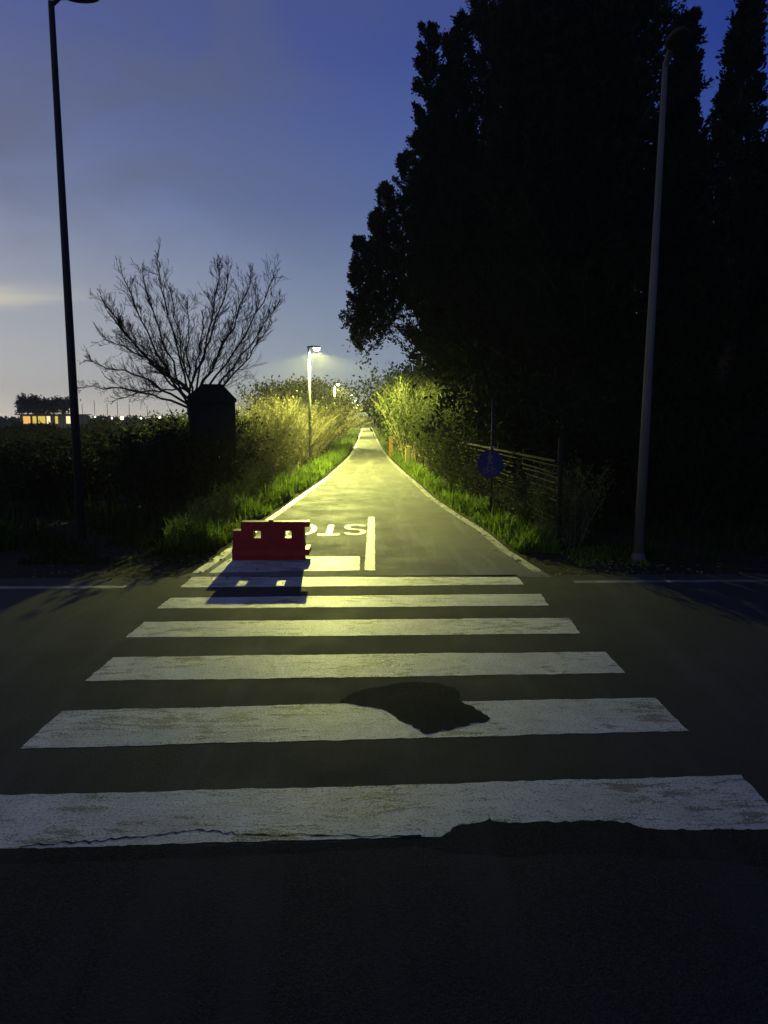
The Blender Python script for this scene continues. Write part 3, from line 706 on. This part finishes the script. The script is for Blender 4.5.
def sapling(px, py_base, py_top, Y, label, seed):
    rng = np.random.default_rng(seed); b = P(px, py_base, Y); base = np.array([b.x, Y, 0]); h = P(px, py_top, Y).z
    root = empty('bare_sapling', tuple(base), label, 'tree'); st, tw = [], []
    for i in range(9):
        d = np.array([rng.normal()*.28, rng.normal()*.28, 1]); ln = h*rng.uniform(.7, 1.0); s = np.linspace(0, 1, 7)[:, None]
        pts = d*ln*s+np.array([d[0]*.3, d[1]*.3, 0])*ln*s**2; st.append((pts, np.linspace(.028, .008, 7)))
        for j in range(12):
            t = rng.uniform(.35, 1); q = np.array([np.interp(t, s[:, 0], pts[:, a]) for a in range(3)]); nd = d*.6+rng.normal(size=3)*.4+np.array([0, 0, .3])
            tw.append((q+nd*np.linspace(0, 1, 4)[:, None]*h*.14, np.linspace(.009, .006, 4)))
    V, Fq = tubes(st, 5); mobj('trunk', np_mesh('trunk', V, Fq), M_BARK, root)
    V, Fq = tubes(tw, 3); mobj('crown', np_mesh('crown', V, Fq), M_BARK, root)
sapling(266, 420, 377, 34, 'small bare sapling between the black hut and the lit twiggy bushes', 5)

# ------------------------------------------------------------------ black hut
def hut():
    Y = 15.6; a = P(187, 420, Y); b = P(235, 420, Y); zt = P(210, 384, Y).z; zl = P(187, 396, Y).z; zr = P(235, 399, Y).z
    x0, x1 = a.x, b.x; xa, xb = P(201, 384, Y).x, P(220, 384, Y).x
    cx = (x0+x1)/2
    root = empty('hut', (cx-.16, Y+.8, 0), 'small black hut with a chamfered roof beside the bare tree', 'hut', None, R(14))
    pr = [(x0-cx, 0), (x1-cx, 0), (x1-cx, zr-.06), (x0-cx, zl-.06)]
    bm = bmesh.new(); add_box(bm, x0-cx+.03, x1-cx-.03, -.78, .78, 0, min(zl, zr)-.07); mobj('wall', bm_mesh(bm), M_HUT, root)
    bm = bmesh.new(); pf = [(x0-cx, min(zl, zr)-.067), (x1-cx, min(zl, zr)-.067), (x1-cx, zr), (xb-cx, zt), (xa-cx, zt), (x0-cx, zl)]
    f = bm.faces.new([bm.verts.new((x, -.82, z)) for x, z in pf]); r = bmesh.ops.extrude_face_region(bm, geom=[f])
    bmesh.ops.translate(bm, vec=(0, 1.64, 0), verts=[v for v in r['geom'] if isinstance(v, bmesh.types.BMVert)]); bmesh.ops.recalc_face_normals(bm, faces=bm.faces[:])
    mobj('roof', bm_mesh(bm), M_HUT, root)
    bm = bmesh.new(); add_box(bm, -.32, .32, -.81, -.783, .02, 1.75); d = mobj('door', bm_mesh(bm), M_HUT, root)
    bm = bmesh.new(); add_box(bm, .22, .26, -.84, -.811, .95, 1.08); mobj('handle', bm_mesh(bm), M_DGALV, d)
hut()

# ------------------------------------------------------------------ fence on the right
def fence():
    A0 = Vector((2.80, 10.15, 0)); B0 = Vector((1.95, 27.5, 0)); d = (B0-A0); Ltot = d.length; d.normalize(); nrm = Vector((-d.y, d.x, 0)); n = 9
    root = empty('fence', A0, 'low weathered fence of thin horizontal slats on the right verge', 'fence')
    rnd = random.Random(3)
    pts = [d*(Ltot*i/n) for i in range(n+1)]
    for i, p in enumerate(pts):
        h = 1.62 if i == 0 else 1.36+rnd.uniform(-.05, .08)
        bm = bmesh.new(); add_tube(bm, [p+Vector((0, 0, -.02)), p+Vector((rnd.uniform(-.03, .03), 0, h))], [.042, .034], 9); mobj('post', bm_mesh(bm, smooth=True), M_WOOD, root)
    for i in range(n):
        bm = bmesh.new()
        for k in range(14):
            z = .10+k*.084+rnd.uniform(-.02, .02); a = pts[i]+d*.03-nrm*(-.05+.012*(k % 2)); b = pts[i+1]-d*.03-nrm*(-.05+.012*(k % 2))
            m = (a+b)/2+Vector((0, 0, rnd.uniform(-.03, .01))); z2 = z+rnd.uniform(-.03, .03)
            add_tube(bm, [a+Vector((0, 0, z)), m+Vector((0, 0, (z+z2)/2)), b+Vector((0, 0, z2))], .011, 5)
        mobj('slat_panel', bm_mesh(bm), M_WOOD, root)
    for i in range(n):
        bm = bmesh.new(); a = pts[i]+nrm*.075+Vector((0, 0, 1.28)); b = pts[i+1]+nrm*.075+Vector((0, 0, 1.28+rnd.uniform(-.01, .01)))
        add_tube(bm, [a, b], .022, 7); mobj('rail', bm_mesh(bm), M_WOOD, root)
fence()
def post(name, label, px, y0, y1, Y, w, mat, cat, lean=0, dep=None):
    b = P(px, y0, Y); t = P(px+lean, y1, Y); base = Vector((b.x, Y, 0))
    bm = bmesh.new(); dd = (dep or w)/2; vs = add_box(bm, -w/2, w/2, -dd, dd, -.01, t.z)
    for v in bm.verts:
        if v.co.z > .5: v.co.x += t.x-b.x
    bevel(bm, min(w, dep or w)*.12, 1)
    o = mobj(name, bm_mesh(bm), mat); o.location = base; return tag(o, label, cat)
post('marker_post', 'pale yellow wooden post in the grass on the right verge', 408, 465, 446, 27.9, .2, M_YWOOD, 'post', dep=.09)
post('wooden_board', 'orange brown upright board on the right beyond the pale post', 391, 456, 436, 33.8, .2, M_OWOOD, 'board', dep=.05)
post('stake', 'thin stake leaning left above the fence beside the sign pole', 504, 446, 413, 16.2, .03, M_WOOD, 'stake', -7)
post('stake', 'thin upright stake right of the sign above the fence', 513, 446, 417, 16.0, .035, M_WOOD, 'stake', 0)

# ------------------------------------------------------------------ far left: house, pines, lights, stakes
def house():
    Y = 100.0; x0, x1 = P(20, 420, Y).x, P(73, 420, Y).x; zt = P(46, 415, Y).z; cx = (x0+x1)/2; w = x1-x0
    root = empty('house', (cx, Y+2.5, 0), 'low house with lit yellow windows below umbrella pines on the far left', 'house')
    bm = bmesh.new(); add_box(bm, -w/2, w/2, -2.5, 2.5, 0, zt); mobj('wall', bm_mesh(bm), M_WALL, root)
    bm = bmesh.new(); vs = add_box(bm, -w/2-.5, w/2+.5, -3.0, 3.0, zt+.002, zt+.12)
    vt = [bm.verts.new(p) for p in ((-w/2+1.2, 0, zt+.55), (w/2-1.2, 0, zt+.55))]
    mobj('roof', bm_mesh(bm), M_ROOF, root)
    for (a, b, c, mi) in ((23, 31, 424, 0), (32.5, 37, 424, 1), (38, 46, 423.7, 1), (46.6, 51, 424, 2), (55, 58.6, 424, 1), (66, 71.5, 424, 2)):
        xa, xb = P(a, 420, Y).x-cx, P(b, 420, Y).x-cx; z0 = P(a, c, Y).z; z1 = zt-.12
        bm = bmesh.new(); add_box(bm, xa, xb, -2.56, -2.503, z0, z1)
        f = mobj('window', bm_mesh(bm), M_WALL, root)
        bm = bmesh.new(); add_box(bm, xa+.05, xb-.05, -2.57, -2.563, z0+.05, z1-.04); mobj('pane', bm_mesh(bm), M_WIN[mi], f)
house()
def pine(px, top, Y, wpx, label, seed):
    rng = np.random.default_rng(seed); c = P(px, 420, Y); h = P(px, top, Y).z; w = wpx/F*Y/2
    root = empty('umbrella_pine', (c.x, Y, 0), label, 'tree', 'umbrella pines by the far house')
    V, Fq = tubes([(np.array([[0, 0, 0], [.1, 0, h*.4], [0, 0, h*.8]]), np.array([.16, .13, .08]))], 7); mobj('trunk', np_mesh('trunk', V, Fq), M_BARK, root)
    n = 2600; k = 11; cc = np.stack([rng.uniform(-.8, .8, k)*w, rng.uniform(-.8, .8, k)*w, h*rng.uniform(.58, .9, k)], 1); ii = rng.integers(0, k, n)
    C = cc[ii]+rng.normal(size=(n, 3))*np.array([w*.20, w*.20, h*.075])
    V, Fq = leaves(C, rng.normal(size=(n, 3))+np.array([0, 0, .5]), .38, .18, rng); mobj('crown', np_mesh('crown', V, Fq), M_DARKLEAF, root)
pine(28, 397, 108, 22, 'umbrella pine at the left end behind the lit house', 1)
pine(45, 399, 112, 24, 'umbrella pine in the middle behind the lit house', 2)
pine(63, 397, 108, 26, 'umbrella pine behind the house, touching the dark lamp post', 3)
def far_lamp(px, py, label, m, Y, r):
    p = P(px, py, Y); root = empty('garden_lamp', (p.x, Y, 0), label, 'lamp', 'far lights on the left skyline')
    bm = bmesh.new(); add_tube(bm, [(0, 0, 0), (0, 0, p.z-r)], .05, 6); mobj('pole', bm_mesh(bm), M_DGALV, root)
    bm = bmesh.new(); bmesh.ops.create_icosphere(bm, subdivisions=2, radius=r, matrix=Matrix.Translation((0, 0, p.z))); mobj('globe', bm_mesh(bm, smooth=True), m, root)
far_lamp(122, 418.0, 'brightest warm light on the left skyline below the bare tree', M_FAR_W, 120, .28)
far_lamp(95, 416.8, 'small white light on the skyline just right of the dark lamp post', M_FAR_C, 125, .14)
far_lamp(160, 417.6, 'small white light on the skyline just left of the hut', M_FAR_C, 122, .2)
far_lamp(112, 418.2, 'faint light on the skyline left of the brightest one', M_FAR_W, 130, .14)
far_lamp(141, 418.2, 'faint light on the skyline between the two bright ones', M_FAR_C, 128, .16)
for px, top, lb in ((82, 404, 'stake on the skyline beside the dark lamp post'), (94, 400, 'stake above the small white light'), (107, 403, 'stake between the small and the brightest far light'), (117, 400, 'stake just left of the brightest far light'), (129, 404, 'stake just right of the brightest far light'), (147, 406, 'stake midway between the brightest light and the hut')):
    p = P(px, top, 62); bm = bmesh.new(); add_tube(bm, [(0, 0, 0), (0, 0, p.z)], .022, 6); o = mobj('field_stake', bm_mesh(bm), M_BARK); o.location = (p.x, 62, 0)
    tag(o, 'thin dark '+lb, 'stake', 'thin stakes on the left skyline')
def far_woods():
    rng = np.random.default_rng(8); n = 14000; x = rng.uniform(-150, 40, n); top = 1.5+.25*np.sin(x*.21)+.2*np.sin(x*.9+1)
    C = np.stack([x, 150+rng.normal(size=n)*3, rng.random(n)*top], 1); V, Fq = leaves(C, rng.normal(size=(n, 3)), .9, .5, rng)
    o = mobj('far_woods', np_mesh('far_woods', V, Fq), M_DARKLEAF); tag(o, 'low black line of far trees along the left skyline', 'woods', None, 'stuff')
far_woods()

# ------------------------------------------------------------------ dusk sky
W = bpy.data.worlds.new('World'); S.world = W; W.use_nodes = True; nt = W.node_tree; nt.nodes.clear()
out = nt.nodes.new('ShaderNodeOutputWorld'); bg = nt.nodes.new('ShaderNodeBackground'); nt.links.new(bg.outputs[0], out.inputs[0])
tc = nt.nodes.new('ShaderNodeTexCoord'); sep = nt.nodes.new('ShaderNodeSeparateXYZ'); nt.links.new(tc.outputs['Generated'], sep.inputs[0])
def mth(op, a, b=None, c=None, clamp=False):
    n = nt.nodes.new('ShaderNodeMath'); n.operation = op; n.use_clamp = clamp
    for i, s in enumerate((a, b, c)):
        if s is None: continue
        if isinstance(s, bpy.types.NodeSocket): nt.links.new(s, n.inputs[i])
        else: n.inputs[i].default_value = s
    return n.outputs[0]
e = sep.outputs[2]
base = ramp(nt, e, [(0, (.30, .35, .40)), (.07, (.27, .33, .42)), (.15, (.195, .255, .385)), (.27, (.095, .145, .34)), (.42, (.052, .083, .29)), (.6, (.05, .066, .19)), (1, (.046, .06, .16))])
az = mth('ARCTAN2', sep.outputs[0], sep.outputs[1])                 # 0 along the path, negative to the left
left_ = mth('SMOOTHSTEP', az, .05, -.62) if False else None
mr = nt.nodes.new('ShaderNodeMapRange'); mr.interpolation_type = 'SMOOTHSTEP'; nt.links.new(az, mr.inputs[0]); mr.inputs[1].default_value = .12; mr.inputs[2].default_value = -.62
gl = mth('MULTIPLY', mr.outputs[0], mth('EXPONENT', mth('MULTIPLY', mth('MAXIMUM', e, 0), -5.5)))
c = mixc(nt, gl, base, (.58, .55, .51))
gl2 = mth('MULTIPLY', mr.outputs[0], mth('EXPONENT', mth('MULTIPLY', mth('MAXIMUM', e, 0), -34.0)))
c = mixc(nt, gl2, c, (.80, .72, .58))
mr2 = nt.nodes.new('ShaderNodeMapRange'); mr2.interpolation_type = 'SMOOTHSTEP'; nt.links.new(az, mr2.inputs[0]); mr2.inputs[1].default_value = .08; mr2.inputs[2].default_value = .62
c = mixc(nt, mr2.outputs[0], c, mixc(nt, 1.0, c, (.20, .40, .80), 'MULTIPLY'))
# soft grey veil of cloud on the left
mp = nt.nodes.new('ShaderNodeMapping'); mp.inputs['Scale'].default_value = (1.6, 1.6, 3.2); nt.links.new(tc.outputs['Generated'], mp.inputs[0])
cn = nt.nodes.new('ShaderNodeTexNoise'); cn.inputs['Scale'].default_value = 2.1; cn.inputs['Detail'].default_value = 4; cn.inputs['Distortion'].default_value = .5; nt.links.new(mp.outputs[0], cn.inputs[0])
cm = ramp(nt, cn.outputs[0], [(.40, 0), (.62, .7)])
mr3 = nt.nodes.new('ShaderNodeMapRange'); mr3.interpolation_type = 'SMOOTHSTEP'; nt.links.new(az, mr3.inputs[0]); mr3.inputs[1].default_value = .15; mr3.inputs[2].default_value = -.4
mr5 = nt.nodes.new('ShaderNodeMapRange'); mr5.interpolation_type = 'SMOOTHSTEP'; nt.links.new(e, mr5.inputs[0]); mr5.inputs[1].default_value = .10; mr5.inputs[2].default_value = .30
cm = mth('MULTIPLY', mth('MULTIPLY', cm, mr3.outputs[0]), mr5.outputs[0]); c = mixc(nt, cm, c, (.112, .128, .172))
# thin bright streak of cloud low on the left
wm = nt.nodes.new('ShaderNodeMapping'); wm.inputs['Scale'].default_value = (5, 5, 40); nt.links.new(tc.outputs['Generated'], wm.inputs[0])
wn = nt.nodes.new('ShaderNodeTexNoise'); wn.inputs['Scale'].default_value = 1.3; wn.inputs['Detail'].default_value = 5; nt.links.new(wm.outputs[0], wn.inputs[0])
wob = mth('MULTIPLY_ADD', wn.outputs[0], .022, -.011)
es = mth('ADD', mth('SUBTRACT', e, .142), mth('ADD', mth('MULTIPLY_ADD', az, -.05, -.025), wob))
st = mth('EXPONENT', mth('MULTIPLY', mth('MULTIPLY', es, es), -1/(2*.0085**2)))
mr4 = nt.nodes.new('ShaderNodeMapRange'); mr4.interpolation_type = 'SMOOTHSTEP'; nt.links.new(az, mr4.inputs[0]); mr4.inputs[1].default_value = -.32; mr4.inputs[2].default_value = -.50
st = mth('MULTIPLY', mth('MULTIPLY', st, mr4.outputs[0]), 1.0); st = mth('MULTIPLY', st, mth('MULTIPLY_ADD', wn.outputs[0], 4.0, -1.15, True), None, True)
st = mth('MULTIPLY', st, .92); c = mixc(nt, st, c, (.64, .61, .50))
nt.links.new(c, bg.inputs[0]); bg.inputs[1].default_value = 1.0

# ------------------------------------------------------------------ air
HAZE = .0008
if HAZE:
    m = bpy.data.materials.new('haze_air'); m.use_nodes = True; hn = m.node_tree; hn.nodes.clear(); ho = hn.nodes.new('ShaderNodeOutputMaterial')
    pvn = hn.nodes.new('ShaderNodeVolumePrincipled'); pvn.inputs['Color'].default_value = (.9, .92, .95, 1); pvn.inputs['Density'].default_value = HAZE; pvn.inputs['Anisotropy'].default_value = .5
    hn.links.new(pvn.outputs[0], ho.inputs['Volume'])
    bm = bmesh.new(); add_box(bm, -265, 265, -45, 475, -1.1, 21); o = mobj('haze', bm_mesh(bm), m); tag(o, kind='stuff')

# ------------------------------------------------------------------ render
S.render.engine = 'CYCLES'
cy = S.cycles
cy.use_denoising = True
try: cy.denoiser = 'OPENIMAGEDENOISE'
except Exception: pass
cy.max_bounces = 6; cy.transparent_max_bounces = 4; cy.volume_bounces = 0
cy.sample_clamp_indirect = 4
S.view_settings.view_transform = 'Standard'; S.view_settings.look = 'None'; S.view_settings.exposure = 0; S.view_settings.gamma = 1
S.view_settings.use_curve_mapping = False
